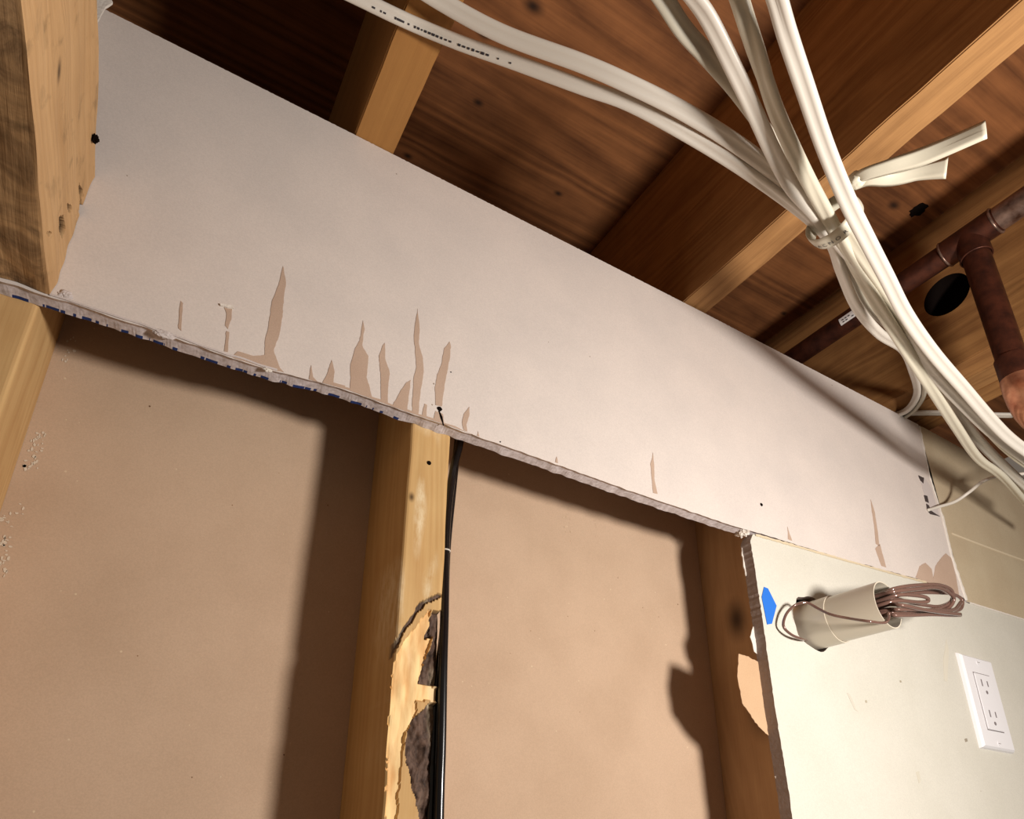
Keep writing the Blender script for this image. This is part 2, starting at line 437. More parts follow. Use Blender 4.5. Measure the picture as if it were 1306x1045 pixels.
def centre_shape(x, y, z):
    if y > YF + .03: return 0, 0, 0, 0
    d = noise.noise(Vector((x * 60, 3, z * 14))) * .0008; fr = bk = 0.0
    dc = dist_seg(x, z, crack) + (0 if y <= YF + .003 else (y - YF) * .2)
    if z < .2 and dc < .0010 + .0014 * max(0, noise.noise(Vector((x * 130, 2, z * 130))) + .3): bk = 1.0; d += .0022
    if y < YF + .004:
        if inpoly(x, z, fresh): fr = 1.0; d += .0022 + .0012 * noise.noise(Vector((x * 150, 0, z * 60)))
        if inpoly(x, z, bark1): bk = 1.0; fr = 0; d += .006 + .003 * (noise.noise(Vector((x * 110, 0, z * 60))) + .3 * noise.noise(Vector((x * 400, 0, z * 250))))
        if inpoly(x, z, bark2): bk = 1.0; fr = 0; d += .005 + .004 * (noise.noise(Vector((x * 110, 0, z * 60))) + .3 * noise.noise(Vector((x * 400, 0, z * 250))))
    pl = max(0, min(1, noise.noise(Vector((x * 90, 9, z * 22))) * 2.2 - .3)) * (.8 if z > .1 else .2)
    return d, fr, bk, pl
cstud = stud(.1715, .2075, 'middle stud split open at its lower end with dark bark in the wound', M['stud'], centre_shape, seed=1, fine=True)
v, f = disc((onY(547, 591, YF).x, YF + .0004, onY(547, 591, YF).z), .0018, 'Y', 12, d=.0012); mobj('nail_hole', v, f, M['dark'], cstud)
M['stud2'] = stud_wood('stud_pale', (216, 180, 126), (170, 124, 74), [])
stud(-.1325, -.0945, 'pale stud at the far left edge below the rough timber', M['stud2'], seed=2)
M['stud3'] = stud_wood('stud_knotty', (192, 156, 116), (152, 114, 80), [((.581, .485, .25), .013), ((.581, .47, .15), .016)])
stud(.5815, .6195, 'knotty brown stud half hidden behind the white wall edge', M['stud3'], seed=3)
stud(.9895, 1.0275, 'stud hidden behind the white wall right of the outlet', M['stud2'], seed=4)

# ------------------------------------------------------------ grey drywall strip along the top
def strip_mat():
    t = NT('strip_cut_edge', .95); g = t.mix(t.ramp(t.noise(t.pos, 300, 4), .35, .7), lin((214, 204, 204)), lin((178, 166, 162)))
    sep = t.n('ShaderNodeSeparateXYZ'); t.l(t.pos, sep.inputs[0])
    m1 = t.math('GREATER_THAN', sep.outputs[1], YF - .0028)
    dash = t.math('GREATER_THAN', t.noise(t.mapv((1, 0, 0)), 110, 1), .50)
    m2 = t.math('LESS_THAN', sep.outputs[0], .16)
    g = t.mix(t.math('MULTIPLY', t.math('MULTIPLY', m1, dash), m2), g, lin((34, 52, 104)))
    t.col(g); t.bump(t.noise(t.pos, 500, 3), .3, .0005); return t.m
M['edge'] = strip_mat()
ztop = [(-.40, .603), (-.106, .6055), (.09, .6065), (.525, .604), (.866, .5985), (.94, .5965)]
zbot = [(-.4, .3245)] + [(p.x, p.z) for p in (onY(*q) for q in ((0, 358.5), (100, 390), (190, 420), (242, 438), (290, 455), (337, 470), (440, 497), (510, 523), (575, 545), (640, 568), (700, 589), (800, 625), (870, 649), (935, 671)))] + [(.553, .3250), (.70, .3285), (.859, .3365), (.942, .329)]
def stripmesh():
    xs = list(np.arange(-.40, .9301, .0022)); V = []; F = []; MI = []
    n = len(xs)
    for x in xs:
        j = noise.noise(Vector((x * 110, 0, 0))) * .0007 + noise.noise(Vector((x * 50, 3, 0))) * .0008
        j2 = noise.noise(Vector((x * 130, 7, 0))) * .0010 + noise.noise(Vector((x * 60, 9, 0))) * .0012
        ex = interp(x, [(-.4, 0), (.90, 0), (.93, 1)])
        sgn = noise.noise(Vector((x * 400, 17, 0))) * .0006
        zt, zb = interp(x, ztop) + sgn, interp(x, zbot)
        xr = x
        V += [(xr, YS, zt), (xr, YS, zb + j), (xr, YS + .0035, zb + j + .0012), (xr, YF - .0003, zb + j2 + .0002), (xr, YF - .0003, zt)]
    for i in range(n - 1):
        for k in range(5):
            a = i * 5 + k; b = i * 5 + (k + 1) % 5; F.append((a, b, b + 5, a + 5)); MI.append(0 if k == 0 else 1)
    F.append((0, 1, 2, 3, 4)); MI.append(1); F.append(tuple((n - 1) * 5 + k for k in range(5))); MI.append(1)
    # slant the right-hand end the way it is cut
    W = []
    for (x, y, z) in V:
        if x > .88:
            e = interp(z, [(.32, .944), (.39, .9355), (.45, .9390), (.51, .9330), (.598, .942)])
            x = .88 + (x - .88) * (e - .88) / (.93 - .88)
        W.append((x, y, z))
    return W, F, MI
v, f, mi = stripmesh()
strip = mobj('drywall_strip', v, f, [M['strip'], M['edge']], mi=mi)
setp(strip, 'long grey unpainted drywall strip under the joists with brown torn streaks along its lower edge', 'drywall')

def q3(pts, o, s): return [(o[0] + a / s, o[1] + b / s) for a, b in pts]
tears = []
o4 = (0, 340); o5 = (430, 340); s = 2.968
tears.append(q3([(1072, 0), (1082, 60), (1074, 110), (1070, 190), (1055, 270), (1035, 320), (1060, 385), (1075, 402), (1000, 385), (880, 345), (900, 322), (960, 340), (1000, 335), (1004, 280), (1018, 220), (1030, 130), (1055, 70)], o4, s))
tears.append(q3([(845, 148), (880, 152), (876, 200), (862, 238), (852, 225), (858, 180)], o4, s))
tears.append(q3([(858, 245), (868, 250), (862, 325), (848, 322)], o4, s))
tears.append(q3([(684, 132), (692, 140), (686, 245), (674, 235)], o4, s))
tears.append(q3([(1178, 375), (1184, 420), (1200, 440), (1170, 432), (1172, 400)], o4, s))
tears.append(q3([(1256, 355), (1266, 400), (1262, 440), (1306, 452), (1306, 470), (1220, 440), (1236, 415)], o4, s))
for st_ in ([(98, 205), (104, 240), (95, 300), (118, 340), (112, 420), (128, 540), (40, 520), (50, 440), (50, 370), (70, 310), (85, 280)],
            [(180, 290), (182, 350), (198, 400), (192, 470), (188, 540), (163, 540), (165, 430), (158, 340), (172, 300)],
            [(205, 560), (240, 470), (262, 440), (278, 430), (270, 500), (262, 560)],
            [(282, 580), (285, 490), (290, 420), (300, 380), (290, 260), (304, 160), (312, 240), (308, 290), (322, 340), (328, 400), (316, 470), (305, 580)],
            [(318, 590), (330, 520), (340, 525), (336, 590)], [(362, 600), (372, 548), (400, 560), (404, 610)]):
    tears.append(q3(st_, o5, s))
tears.append(q3([(425, 285), (430, 300), (426, 350), (412, 420), (402, 480), (396, 530), (372, 525), (370, 460), (378, 410), (395, 370), (405, 310), (415, 300)], o5, s))
tears.append(q3([(500, 532), (500, 560), (490, 600), (492, 625), (478, 620), (472, 590), (480, 560)], o5, s))
tears.append(q3([(1195, 705), (1200, 760), (1200, 810), (1212, 860), (1196, 858), (1190, 800), (1186, 750)], o5, s))
tears.append(q3([(830, 720), (835, 745), (826, 742)], o5, s))
tears.append(q3([(533, 625), (538, 645), (530, 642)], o5, s))
tears.append(q3([(725, 883), (740, 930), (748, 980), (758, 1060), (744, 1050), (738, 980), (730, 930)], (866, 340), s))
tears.append([(1116, 700), (1122, 694), (1130, 724), (1124, 722)])
tears.append([(1004, 672), (1008, 684), (1010, 690), (1005, 688)])
tears.append([(1168, 739), (1173, 722), (1180, 718), (1188, 726), (1190, 738), (1193, 722), (1200, 712), (1206, 706), (1213, 712), (1219, 735), (1224, 764), (1200, 752)])
n_lab = 0
for k, tp in enumerate(tears):
    poly = xz(tp)
    # keep inside the strip: never below its cut edge
    poly = [(x, max(z, interp(x, zbot) + .0006)) for x, z in poly]
    poly = [p for i, p in enumerate(poly) if math.dist(p, poly[i - 1]) > 2e-4]
    poly2 = rough(poly, .0022, .0004, k)
    v, f, mi = slab(poly2, YS - .00035, YS + .0001)
    mobj('torn_patch', v, f, M['tear'], strip)
xs_ = list(np.arange(.088, .222, .0015)); V = []; F = []
for i, x in enumerate(xs_):
    t = i / (len(xs_) - 1); h = (.0016 + .0016 * max(0, noise.noise(Vector((x * 90, 1, 0))) + .4)) * min(1, 6 * t, 5 * (1 - t)) + .0002
    V += [(x, YS - .00033, interp(x, zbot) + .0004), (x, YS - .00033, interp(x, zbot) + h), (x, YS + .0002, interp(x, zbot) + h)]
    if i: F += [(3 * i - 3, 3 * i - 2, 3 * i + 1, 3 * i), (3 * i - 2, 3 * i - 1, 3 * i + 2, 3 * i + 1)]
mobj('torn_edge_band', V, F, M['tear'], strip)
# screw holes and specks
for (u, vv, r) in ((560.5, 522, .0022), (971, 644, .0019), (638, 564, .0006), (575, 475, .0005)):
    p = onY(u, vv); v, f = disc((p.x, YS, p.z), r, 'Y', 14, .3, u, d=.0005); mobj('screw_hole', v, f, M['dark'], strip)
pp = xz([(560, 524), (564, 532), (566, 543), (565, 543), (561, 533), (559, 525)]); v, f, mi = slab(pp, YS - .0005, YS); mobj('crack', v, f, M['dark'], strip)
pp = rough(xz([(280, 389), (296, 391), (298, 395), (290, 394), (281, 391)]), .001, .0003); v, f, mi = slab(pp, YS - .0016, YS); mobj('paper_curl', v, f, M['plaster'], strip)
# plaster lumps on the lower edge
def lump(name, c, rx, ry, rz, mat, parent=None, seed=0, amp=.45):
    bm = bmesh.new(); bmesh.ops.create_icosphere(bm, subdivisions=4, radius=1)
    for q in bm.verts:
        d = 1 + amp * noise.noise(q.co * 2.2 + Vector((seed, 0, 0))) + amp * .6 * noise.noise(q.co * 6 + Vector((seed, 5, 0)))
        q.co = Vector((q.co.x * rx * d + c[0], q.co.y * ry * d + c[1], q.co.z * rz * d + c[2]))
    bm.verts.index_update(); V = [tuple(q.co) for q in bm.verts]; F = [tuple(q.index for q in g.verts) for g in bm.faces]; bm.free()
    return mobj(name, V, F, mat, parent)
p = onY(210, 426); lump('plaster_lump', (p.x, YS + .0006, p.z), .0072, .0022, .0030, M['gyp'], strip, 1, .25)
p = onY(84, 376); lump('plaster_lump', (p.x, YS + .0005, p.z), .0042, .0022, .0034, M['gyp'], strip, 2, .3)
p = onY(341, 472); lump('plaster_lump', (p.x, YS, p.z), .003, .0014, .0012, M['plaster'], strip, 3)
# loosened paper lip running along the left part of the lower edge
pth = [Vector((x, YS - .0006 + .0004 * noise.noise(Vector((x * 90, 0, 0))), interp(x, zbot) + .0012 + .0022 * max(0, noise.noise(Vector((x * 45, 2, 0)))))) for x in np.arange(-.088, .06, .002)]
v, f = sweep(pth, [(-.0007, -.0004), (.0007, -.0004), (.0007, .0004), (-.0007, .0004)], up=(0, -1, 0)); mobj('paper_lip', v, f, M['gyp'], strip)
# broken notch at the right end of the strip
notch = xz([(1171, 607), (1181, 612), (1188, 624), (1192, 640), (1199, 660), (1186, 655), (1181, 640), (1176, 622)])
v, f, mi = slab(rough(notch, .002, .0006, 4), YS - .0004, YS); mobj('broken_notch', v, f, M['gyp'], strip)
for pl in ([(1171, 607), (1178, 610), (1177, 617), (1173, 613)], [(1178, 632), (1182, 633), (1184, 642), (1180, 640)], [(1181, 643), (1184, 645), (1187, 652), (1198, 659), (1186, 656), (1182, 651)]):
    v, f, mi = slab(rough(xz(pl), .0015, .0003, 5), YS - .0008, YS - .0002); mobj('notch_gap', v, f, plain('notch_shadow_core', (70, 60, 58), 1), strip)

# ------------------------------------------------------------ old painted wall at upper right
def sg(z): return interp(z, [(.32, .9445), (.39, .936), (.45, .9395), (.51, .9335), (.598, .9425)])
poly = [(sg(z) + .0004, z) for z in np.arange(.3265, .597, .004)]
poly += [(.95, .5965), (1.08, .5915), (1.218, .587), (LX1, .585), (LX1, .332), (1.08, .3286)]
v, f, mi = slab(poly, YS, YF - .0003)
wu = mobj('wall_upper', v, f, [M['tan'], M['gyp']], mi=mi); setp(wu, kind='structure')
# seam of joint compound
pth = [Vector((sg(z) + .0012 * noise.noise(Vector((z * 120, 1, 0))), YS - .0004, z)) for z in np.arange(.328, .596, .003)]
v, f = sweep(pth, [(-.0022, -.0006), (.0022, -.0006), (.0014, .0008), (-.0014, .0008)], up=(0, -1, 0), scale=lambda t: (.5 + .9 * abs(noise.noise(Vector((t * 25, 0, 0)))) + (.7 if t < .45 else 0)) * .8)
mobj('seam_compound', v, f, M['plaster'], strip)
pth = smoothpath([onY(u, vv) - Vector((0, .0003, 0)) for u, vv in ((1214, 681), (1245, 693), (1280, 706), (1330, 724))], 6)
v, f = sweep(pth, [(-.0013, -.0004), (.0013, -.0004), (.0013, .0003), (-.0013, .0003)], up=(0, -1, 0))
mobj('seam_ridge', v, f, plain('tan_ridge', (214, 198, 170), .8), wu)

# ------------------------------------------------------------ white painted wall, lower right
wl = [(.5530, .3215), (.60, .3235), (.70, .3272), (.80, .3315), (.859, .3345), (.905, .330), (.944, .3248), (1.08, .3270), (LX1, .330)]
edge_pts = xz([(957, 690), (962, 720), (968, 760), (974, 800), (981, 850), (988, 900), (998, 960), (1006, 1010), (1013, 1060)])
left = [(x + .0009 * noise.noise(Vector((z * 300, 0, 0))), z) for x, z in edge_pts]
lx = edge_pts[-1][0]
left2 = []
for a, b in zip(edge_pts[:-1], edge_pts[1:]):
    for k in range(12):
        t = k / 12; x = a[0] + (b[0] - a[0]) * t; z = a[1] + (b[1] - a[1]) * t
        left2.append((x + .0010 * noise.noise(Vector((z * 350, 0, 0))) + .0008 * noise.noise(Vector((z * 90, 4, 0))), z))
HOLE = onY(1037, 795)
hx, hz, hr = HOLE.x, HOLE.z, .0300
top2 = []
for a, b in zip(wl[:-1], wl[1:]):
    for k in range(10):
        t = k / 10; x = a[0] + (b[0] - a[0]) * t; top2.append((x, a[1] + (b[1] - a[1]) * t + .0007 * noise.noise(Vector((x * 250, 0, 0)))))
top2.append(wl[-1])
poly = [p for p in reversed(left2)] + top2 + [(LX1, ZFLOOR), (lx, ZFLOOR)]
v, f, mi = slab(poly, YS, YF - .0003)
ww = mobj('wall_front', v, f, [M['white'], M['gypdark']], mi=mi); setp(ww, kind='structure')
def bore_y(obj, c, r, depth, amp=.12, sx=1., sz=1.):
    me = bpy.data.meshes.new('cut'); bm = bmesh.new(); k = 44; ring = []
    for y in (c[1] - depth, c[1] + depth):
        ring.append([bm.verts.new((c[0] + sx * r * (1 + amp * noise.noise(Vector((math.cos(2 * math.pi * i / k) * 2.5, math.sin(2 * math.pi * i / k) * 2.5, 2)))) * math.cos(2 * math.pi * i / k), y,
                                   c[2] + sz * r * (1 + amp * noise.noise(Vector((math.cos(2 * math.pi * i / k) * 2.5, math.sin(2 * math.pi * i / k) * 2.5, 2)))) * math.sin(2 * math.pi * i / k))) for i in range(k)])
    bm.faces.new(ring[0]); bm.faces.new(list(reversed(ring[1])))
    for i in range(k): bm.faces.new((ring[0][i], ring[1][i], ring[1][(i + 1) % k], ring[0][(i + 1) % k]))
    bmesh.ops.recalc_face_normals(bm, faces=bm.faces)
    bm.to_mesh(me); bm.free(); me.materials.append(M['gypdark'])
    co = bpy.data.objects.new('cut', me); C.objects.link(co)
    md = obj.modifiers.new('b', 'BOOLEAN'); md.object = co; md.operation = 'DIFFERENCE'; md.solver = 'EXACT'; md.material_mode = 'TRANSFER'
    dg = bpy.context.evaluated_depsgraph_get(); nm = bpy.data.meshes.new_from_object(obj.evaluated_get(dg))
    obj.modifiers.clear(); obj.data = nm; bpy.data.objects.remove(co); bpy.data.meshes.remove(me)
bore_y(ww, (hx, YS, hz), hr, .05)
# ragged paper still hanging on the cut edge
def scrap(pts, y0, y1, mat, name='torn_paper', parent=ww, st=.0025, am=.0008, seed=0):
    v, f, mi = slab(rough(xz(pts, (y0 + y1) / 2), st, am, seed), y0, y1); return mobj(name, v, f, mat, parent)
o6 = (866, 695)
scrap(q3([(225, 412), (262, 425), (300, 445), (318, 470), (330, 560), (352, 650), (362, 745), (300, 690), (240, 600), (220, 500)], o6, s), YF - .0010, YF - .0004, M['torn_kraft'])
scrap(q3([(280, 310), (296, 318), (300, 345), (304, 400), (308, 430), (285, 405), (270, 350)], o6, s), YF - .0014, YF - .0008, M['plaster'], seed=2)
for k, (u0, v0, u1, v1) in enumerate([(948, 700, 951, 735), (955, 740, 962, 775), (962, 780, 966, 800), (985, 945, 990, 985), (990, 990, 995, 1018), (996, 1020, 1003, 1050)]):
    scrap([(u0 - 2, v0), (u0 + 7, v0), (u1 + 8, v1), (u1 - 1, v1)], YF - .0016, YF - .0006, M['plaster'], seed=10 + k, am=.0016)
# crumbling top corner
p = onY(945, 681, YF - .004); lump('crumbled_corner', (p.x, YF - .006, p.z + .001), .0055, .0055, .0045, M['plaster'], ww, 7, .6)
# exposed edge along the top of the white board: small ledge of brown paper and plaster
pth = [Vector((x, YS - .0007, interp(x, wl) - .0002 + .0006 * noise.noise(Vector((x * 200, 0, 0))))) for x in np.arange(.556, .86, .003)]
v, f = sweep(pth, [(-.0016, -.0004), (.0016, -.0004), (.0010, .0008), (-.0012, .0008)], up=(0, -1, 0), scale=lambda t: .7 + .8 * abs(noise.noise(Vector((t * 30, 3, 0)))))
mobj('plaster_ridge', v, f, plain('beige_ridge', (206, 190, 162), .9, .1, bump=.6), ww)
pth = [Vector((x, YS - .0005, interp(x, wl) + .0009 + .0004 * noise.noise(Vector((x * 300, 0, 0))))) for x in np.arange(.95, 1.5, .004)]
v, f = sweep(pth, [(-.0012, -.0004), (.0012, -.0004), (.0010, .0006), (-.0010, .0006)], up=(0, -1, 0))
mobj('plaster_ridge', v, f, M['plaster'], ww)
# scuffs
for pl in ([(1029, 902), (1034, 912), (1038, 922), (1035, 921)], ):
    pass
def scuff(pts, c=(176, 168, 152)):
    v, f, mi = slab(rough(xz(pts), .002, .0004), YS - .00025, YS); mobj('scuff', v, f, plain('scuff', c, .9), ww)
scuff([(1080, 884), (1084, 886), (1092, 905), (1094, 908), (1090, 906)], (196, 190, 176))
scuff([(1168, 985), (1172, 984), (1174, 996), (1172, 1000)], (198, 192, 176))
scuff([(1230, 943), (1233, 942), (1234, 946), (1231, 947)], (150, 140, 124))
scuff([(1103, 894), (1105, 893), (1106, 896), (1104, 897)], (170, 160, 140)); scuff([(1147, 868), (1149, 868), (1150, 871), (1148, 871)], (160, 150, 130))
scuff([(1207, 815), (1210, 830), (1208, 870), (1204, 868), (1203, 842)], (206, 200, 184))
# blue tape
v, f, mi = slab(xz([(974, 749), (979, 751), (990, 773), (984, 796), (978, 797), (971, 762)]), YS - .0006, YS - .0001)
bt = mobj('blue_tape', v, f, M['blue']); setp(bt, 'small bright blue tape piece stuck to the cut edge of the white wall', 'tape')

# ------------------------------------------------------------ outlet
ox, oz = .9205, .1925
ow, oh = .0345, .0565
out = empty('wall_outlet', (ox, YS, oz - oh)); setp(out, 'white rectangular outlet plate on the cream wall at the right edge', 'outlet')
# plate with a bevelled rim
def plate():
    prof = [(0, 0), (.0012, -.0030), (.0034, -.0052)]
    V = []; F = []
    for ins, dy in prof:
        for sx, sz in ((-1, -1), (1, -1), (1, 1), (-1, 1)):
            V.append((ox + sx * (ow - ins), YS + dy, oz + sz * (oh - ins)))
    for i in range(2):
        for j in range(4): F.append((i * 4 + j, i * 4 + (j + 1) % 4, i * 4 + 4 + (j + 1) % 4, i * 4 + 4 + j))
    F += [(8, 9, 10, 11), (0, 1, 2, 3)]
    return V, F
v, f = plate(); mobj('cover_plate', v, f, M['plastic'], out)
v, f = bevelbox(ox - .0172, ox + .0172, YS - .0060, YS - .0046, oz - .0340, oz + .0340, .0006); mobj('gap', *box(ox - .0176, ox + .0176, YS - .0054, YS - .005, oz - .0346, oz + .0346), M['slot'], out)
v, f = bevelbox(ox - .0168, ox + .0168, YS - .0066, YS - .0046, oz - .0335, oz + .0335, .0006); rc = mobj('receptacle', v, f, M['plastic'], out)
for s2 in (-1, 1):
    cz = oz + s2 * .0185
    for dx, h in ((-.0062, .0042), (.0062, .0034)):
        v, f = box(ox + dx - .0010, ox + dx + .0010, YS - .0069, YS - .0064, cz - h + .004, cz + h + .004); mobj('slot', v, f, M['slot'], rc)
    v, f = disc((ox, YS - .0064, cz - .0070), .0022, 'Y', 14, d=.0005); mobj('ground_hole', v, f, M['slot'], rc)
    v, f = disc((ox, YS - .0050, oz + s2 * .0485), .0030, 'Y', 18, d=.0008); sc = mobj('screw', v, f, M['plastic'], out)
    v, f = box(ox - .0024, ox + .0024, YS - .00605, YS - .00575, oz + s2 * .0485 - .0003, oz + s2 * .0485 + .0003); mobj('screw_slot', v, f, M['slot'], sc)

# ------------------------------------------------------------ rough timber at upper left
def timber():
    x1, x0 = -.0862, -.40; z0, z1 = .3265, .449; y1 = YS - .0006
    nz, nx = 110, 80; ys = list(np.arange(.06, .33, .004)) + list(np.arange(.33, y1, .0014)) + [y1]
    ring = []
    for i in range(nx): ring.append((x0 + (x1 - x0) * i / nx, z0, 'b'))
    for i in range(nz): ring.append((x1, z0 + (z1 - z0) * i / nz, 'r'))
    ring.append((x1, z1, 't')); ring.append((x0, z1, 't'))
    k = len(ring); V = []; A = {'bark': [], 'hole': []}
    holes = [(q3(h, (0, 0), s)) for h in ([(268, 760), (282, 764), (284, 778), (274, 788), (266, 776)], [(314, 668), (326, 684), (330, 704), (320, 712), (326, 740), (318, 796), (312, 770), (318, 720), (312, 690)],
             [(236, 820), (250, 810), (258, 850), (244, 892), (234, 870)], [(188, 880), (206, 885), (196, 896)])]
    for y in ys:
        for (x, z, s3) in ring:
            n1 = noise.noise(Vector((x * 18, y * 9, z * 18))); n2 = noise.noise(Vector((x * 60, y * 26, z * 60)))
            zz = z; xx = x; yy = y
            hol = 0
            if s3 == 'b':
                edge = max(0, 1 - (x1 - x) / .02)
                zz += (n1 * .0045 + n2 * .0018) * (1 - edge) + .0015 * edge * n2 + max(0, (y - .30) / .13) * .0
            if s3 == 'r':
                t = (z - z0) / (z1 - z0)
                xx += n1 * .0022 + n2 * .0012
                if t < .10: xx -= (.10 - t) * .015
                # far end is chewed back toward the top
                pr = Vector((xx, yy, zz)); zd = pr.dot(CF); u = PPX + pr.dot(CR) / zd * FPX; vv = PPY - pr.dot(CU) / zd * FPX
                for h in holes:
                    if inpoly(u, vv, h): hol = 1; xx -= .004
            if s3 in 'rt':
                zz += (n1 * .003) * ((z - z0) / (z1 - z0))
                zz -= max(0, (y - .36) / .07) * .013 * ((z - z0) / (z1 - z0))
            xx -= (YS - y) * .032
            V.append((xx, yy, zz)); A['bark'].append(1.0 if s3 == 'b' else 0.0); A['hole'].append(float(hol))  # on the timber this mask simply marks the whole underside
    F = []
    for i in range(len(ys) - 1):
        for j in range(k): F.append((i * k + j, i * k + (j + 1) % k, (i + 1) * k + (j + 1) % k, (i + 1) * k + j))
    F.append(tuple(range(k))); F.append(tuple((len(ys) - 1) * k + j for j in range(k)))
    return V, F, A
def tex(t, c):
    n = t.noise(t.pos, 38, 5, .65, 1.2)
    c = t.mix(t.math('MULTIPLY', t.attr('bark'), t.ramp(n, .36, .72)), c, lin((84, 62, 42)))  # mottled darker brown on the underside only
    n2 = t.noise(t.pos, 55, 5, .6, .5)
    c = t.mix(t.math('MULTIPLY', t.ramp(n2, .56, .72), .45), c, lin((104, 84, 56)))
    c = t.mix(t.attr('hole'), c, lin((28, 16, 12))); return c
M['timber'] = wood('rough_timber', 'Y', (206, 168, 122), (168, 128, 84), scale=1.5, contrast=.9, wave=.35, extra=tex, bump=.5, knots=[((-.09, .300, .365), .004)])
v, f, A = timber()
tb = mobj('rough_timber', v, f, M['timber'], attr=A); setp(tb, 'rough weathered timber beam at the upper left butting against the grey strip', 'beam')
p = onX(121, 177, -.0855); lump('bark_chip', (p.x, p.y, p.z), .0022, .003, .002, M['dark'], tb, 3)
# curled white scrap above the timber
c0 = [onY(u, vv, .415) for u, vv in ((118, -40), (130, -20), (144, 6), (134, 12), (124, 30), (119, 55), (116, 80), (105, 80), (98, 30), (98, -40))]
V = []; F = []
n = len(c0); org = [(p.x, p.z) for p in c0]
v, f, mi = slab(rough(org, .004, .0004), .4130, .4150)
v = [(x, y - .10 * max(0, x + .075) ** 1.0 * .8, z) for x, y, z in v]
cs = mobj('curled_scrap', v, f, M['plaster']); setp(cs, 'small curled white board scrap above the rough timber at the top left', 'scrap')

# ------------------------------------------------------------ copper pipes
PX, PY, PZ, PR = .800, .257, .712, .0143
pipe = empty('copper_pipe', (PX, PY, .40)); setp(pipe, 'dark copper water pipe with a tee and a drop between the right-hand joists', 'pipe')
def cyl(p0, p1, r, mat, name, parent, k=28, smooth=True):
    pth = [Vector(p0) + (Vector(p1) - Vector(p0)) * (i / 6) for i in range(7)]
    v, f = sweep(pth, circ(r, k)); return mobj(name, v, f, mat, parent, smooth=smooth)
def smooth_angle(o, ang=40):
    for e in (): pass
    o.data.polygons.foreach_set('use_smooth', [True] * len(o.data.polygons))
    bm = bmesh.new(); bm.from_mesh(o.data)
    for e in bm.edges:
        if len(e.link_faces) == 2 and e.calc_face_angle() > math.radians(ang): e.smooth = False
    bm.to_mesh(o.data); bm.free()
    return o
smooth_angle(cyl((PX, -.6, PZ), (PX, 1.19, PZ), PR, M['copper'], 'horizontal_run', pipe))
smooth_angle(cyl((PX, PY, PZ), (PX, PY, .505), PR, M['copper'], 'drop_pipe', pipe))
smooth_angle(cyl((PX, PY - .028, PZ), (PX, PY + .028, PZ), PR + .0022, M['copper'], 'tee_fitting', pipe))
smooth_angle(cyl((PX, PY, PZ), (PX, PY, PZ - .030), PR + .0022, M['copper'], 'tee_branch', pipe))
for dy in (-.028, .028):
    pth = [Vector((PX + (PR + .0014) * math.cos(a), PY + dy, PZ + (PR + .0014) * math.sin(a))) for a in np.linspace(0, 2 * math.pi, 30)]
    v, f = sweep(pth, circ(.0016, 8), up=(0, 1, 0)); mobj('solder_ring', v, f, M['solder'], pipe, smooth=True)
smooth_angle(cyl((PX, PY - .085, PZ), (PX, PY - .031, PZ), PR + .0004, M['solder'], 'solder_smear', pipe))
pth = [Vector((PX + (PR + .0014) * math.cos(a), PY + (PR + .0014) * math.sin(a), PZ - .031)) for a in np.linspace(0, 2 * math.pi, 30)]
v, f = sweep(pth, circ(.0012, 8), up=(0, 0, 1)); mobj('solder_ring', v, f, M['copper'], pipe, smooth=True)
smooth_angle(cyl((PX, PY, .530), (PX, PY, .500), PR + .0020, M['copper'], 'coupling', pipe))
el = smoothpath([(PX, PY, .502), (PX, PY, .485), (PX + .006, PY, .468), (PX + .022, PY, .458), (PX + .040, PY, .457)], 6)
v, f = sweep(el, circ(PR + .0026, 24), up=(0, 1, 0)); smooth_angle(mobj('elbow', v, f, M['copper_new'], pipe)); pipe.children[-1]['label'] = 'bright copper elbow'
smooth_angle(cyl((PX + .036, PY, .457), (PX + .55, PY, .457), PR, M['copper'], 'lower_run', pipe))
# sticker on the horizontal run
lab0 = None
def pipe_label():
    # lower left flank of the pipe, facing the camera side
    V = []; F = []; ya, yb = .372, .420
    a0, a1 = math.radians(183), math.radians(222); n = 8; R = PR + .0005
    for y in (ya, yb):
        for rr in (R, PR):
            for i in range(n + 1):
                a = a0 + (a1 - a0) * i / n; V.append((PX + rr * math.cos(a), y, PZ + rr * math.sin(a)))
    m_ = n + 1
    for i in range(n):
        F += [(i, i + 1, 2 * m_ + i + 1, 2 * m_ + i), (i, m_ + i, m_ + i + 1, i + 1), (2 * m_ + i, 2 * m_ + i + 1, 3 * m_ + i + 1, 3 * m_ + i)]
    F += [(0, 2 * m_, 3 * m_, m_), (n, m_ + n, 3 * m_ + n, 2 * m_ + n)]
    return V, F
v, f = pipe_label(); lb = mobj('sticker', v, f, plain('white_sticker', (222, 216, 212), .5), pipe)
V = []; F = []
for row in range(2):
    for i in range(9):
        if (i * 7 + row * 3) % 5 == 0: continue
        a = math.radians(196 + row * 12); y0 = .378 + i * .0044; y1 = y0 + .003; b = len(V)
        for y in (y0, y1):
            for da in (0, math.radians(5)): V.append((PX + (PR + .0008) * math.cos(a + da), y, PZ + (PR + .0008) * math.sin(a + da)))
        F.append((b, b + 1, b + 3, b + 2))
mobj('printing', V, F, M['ink'], lb)

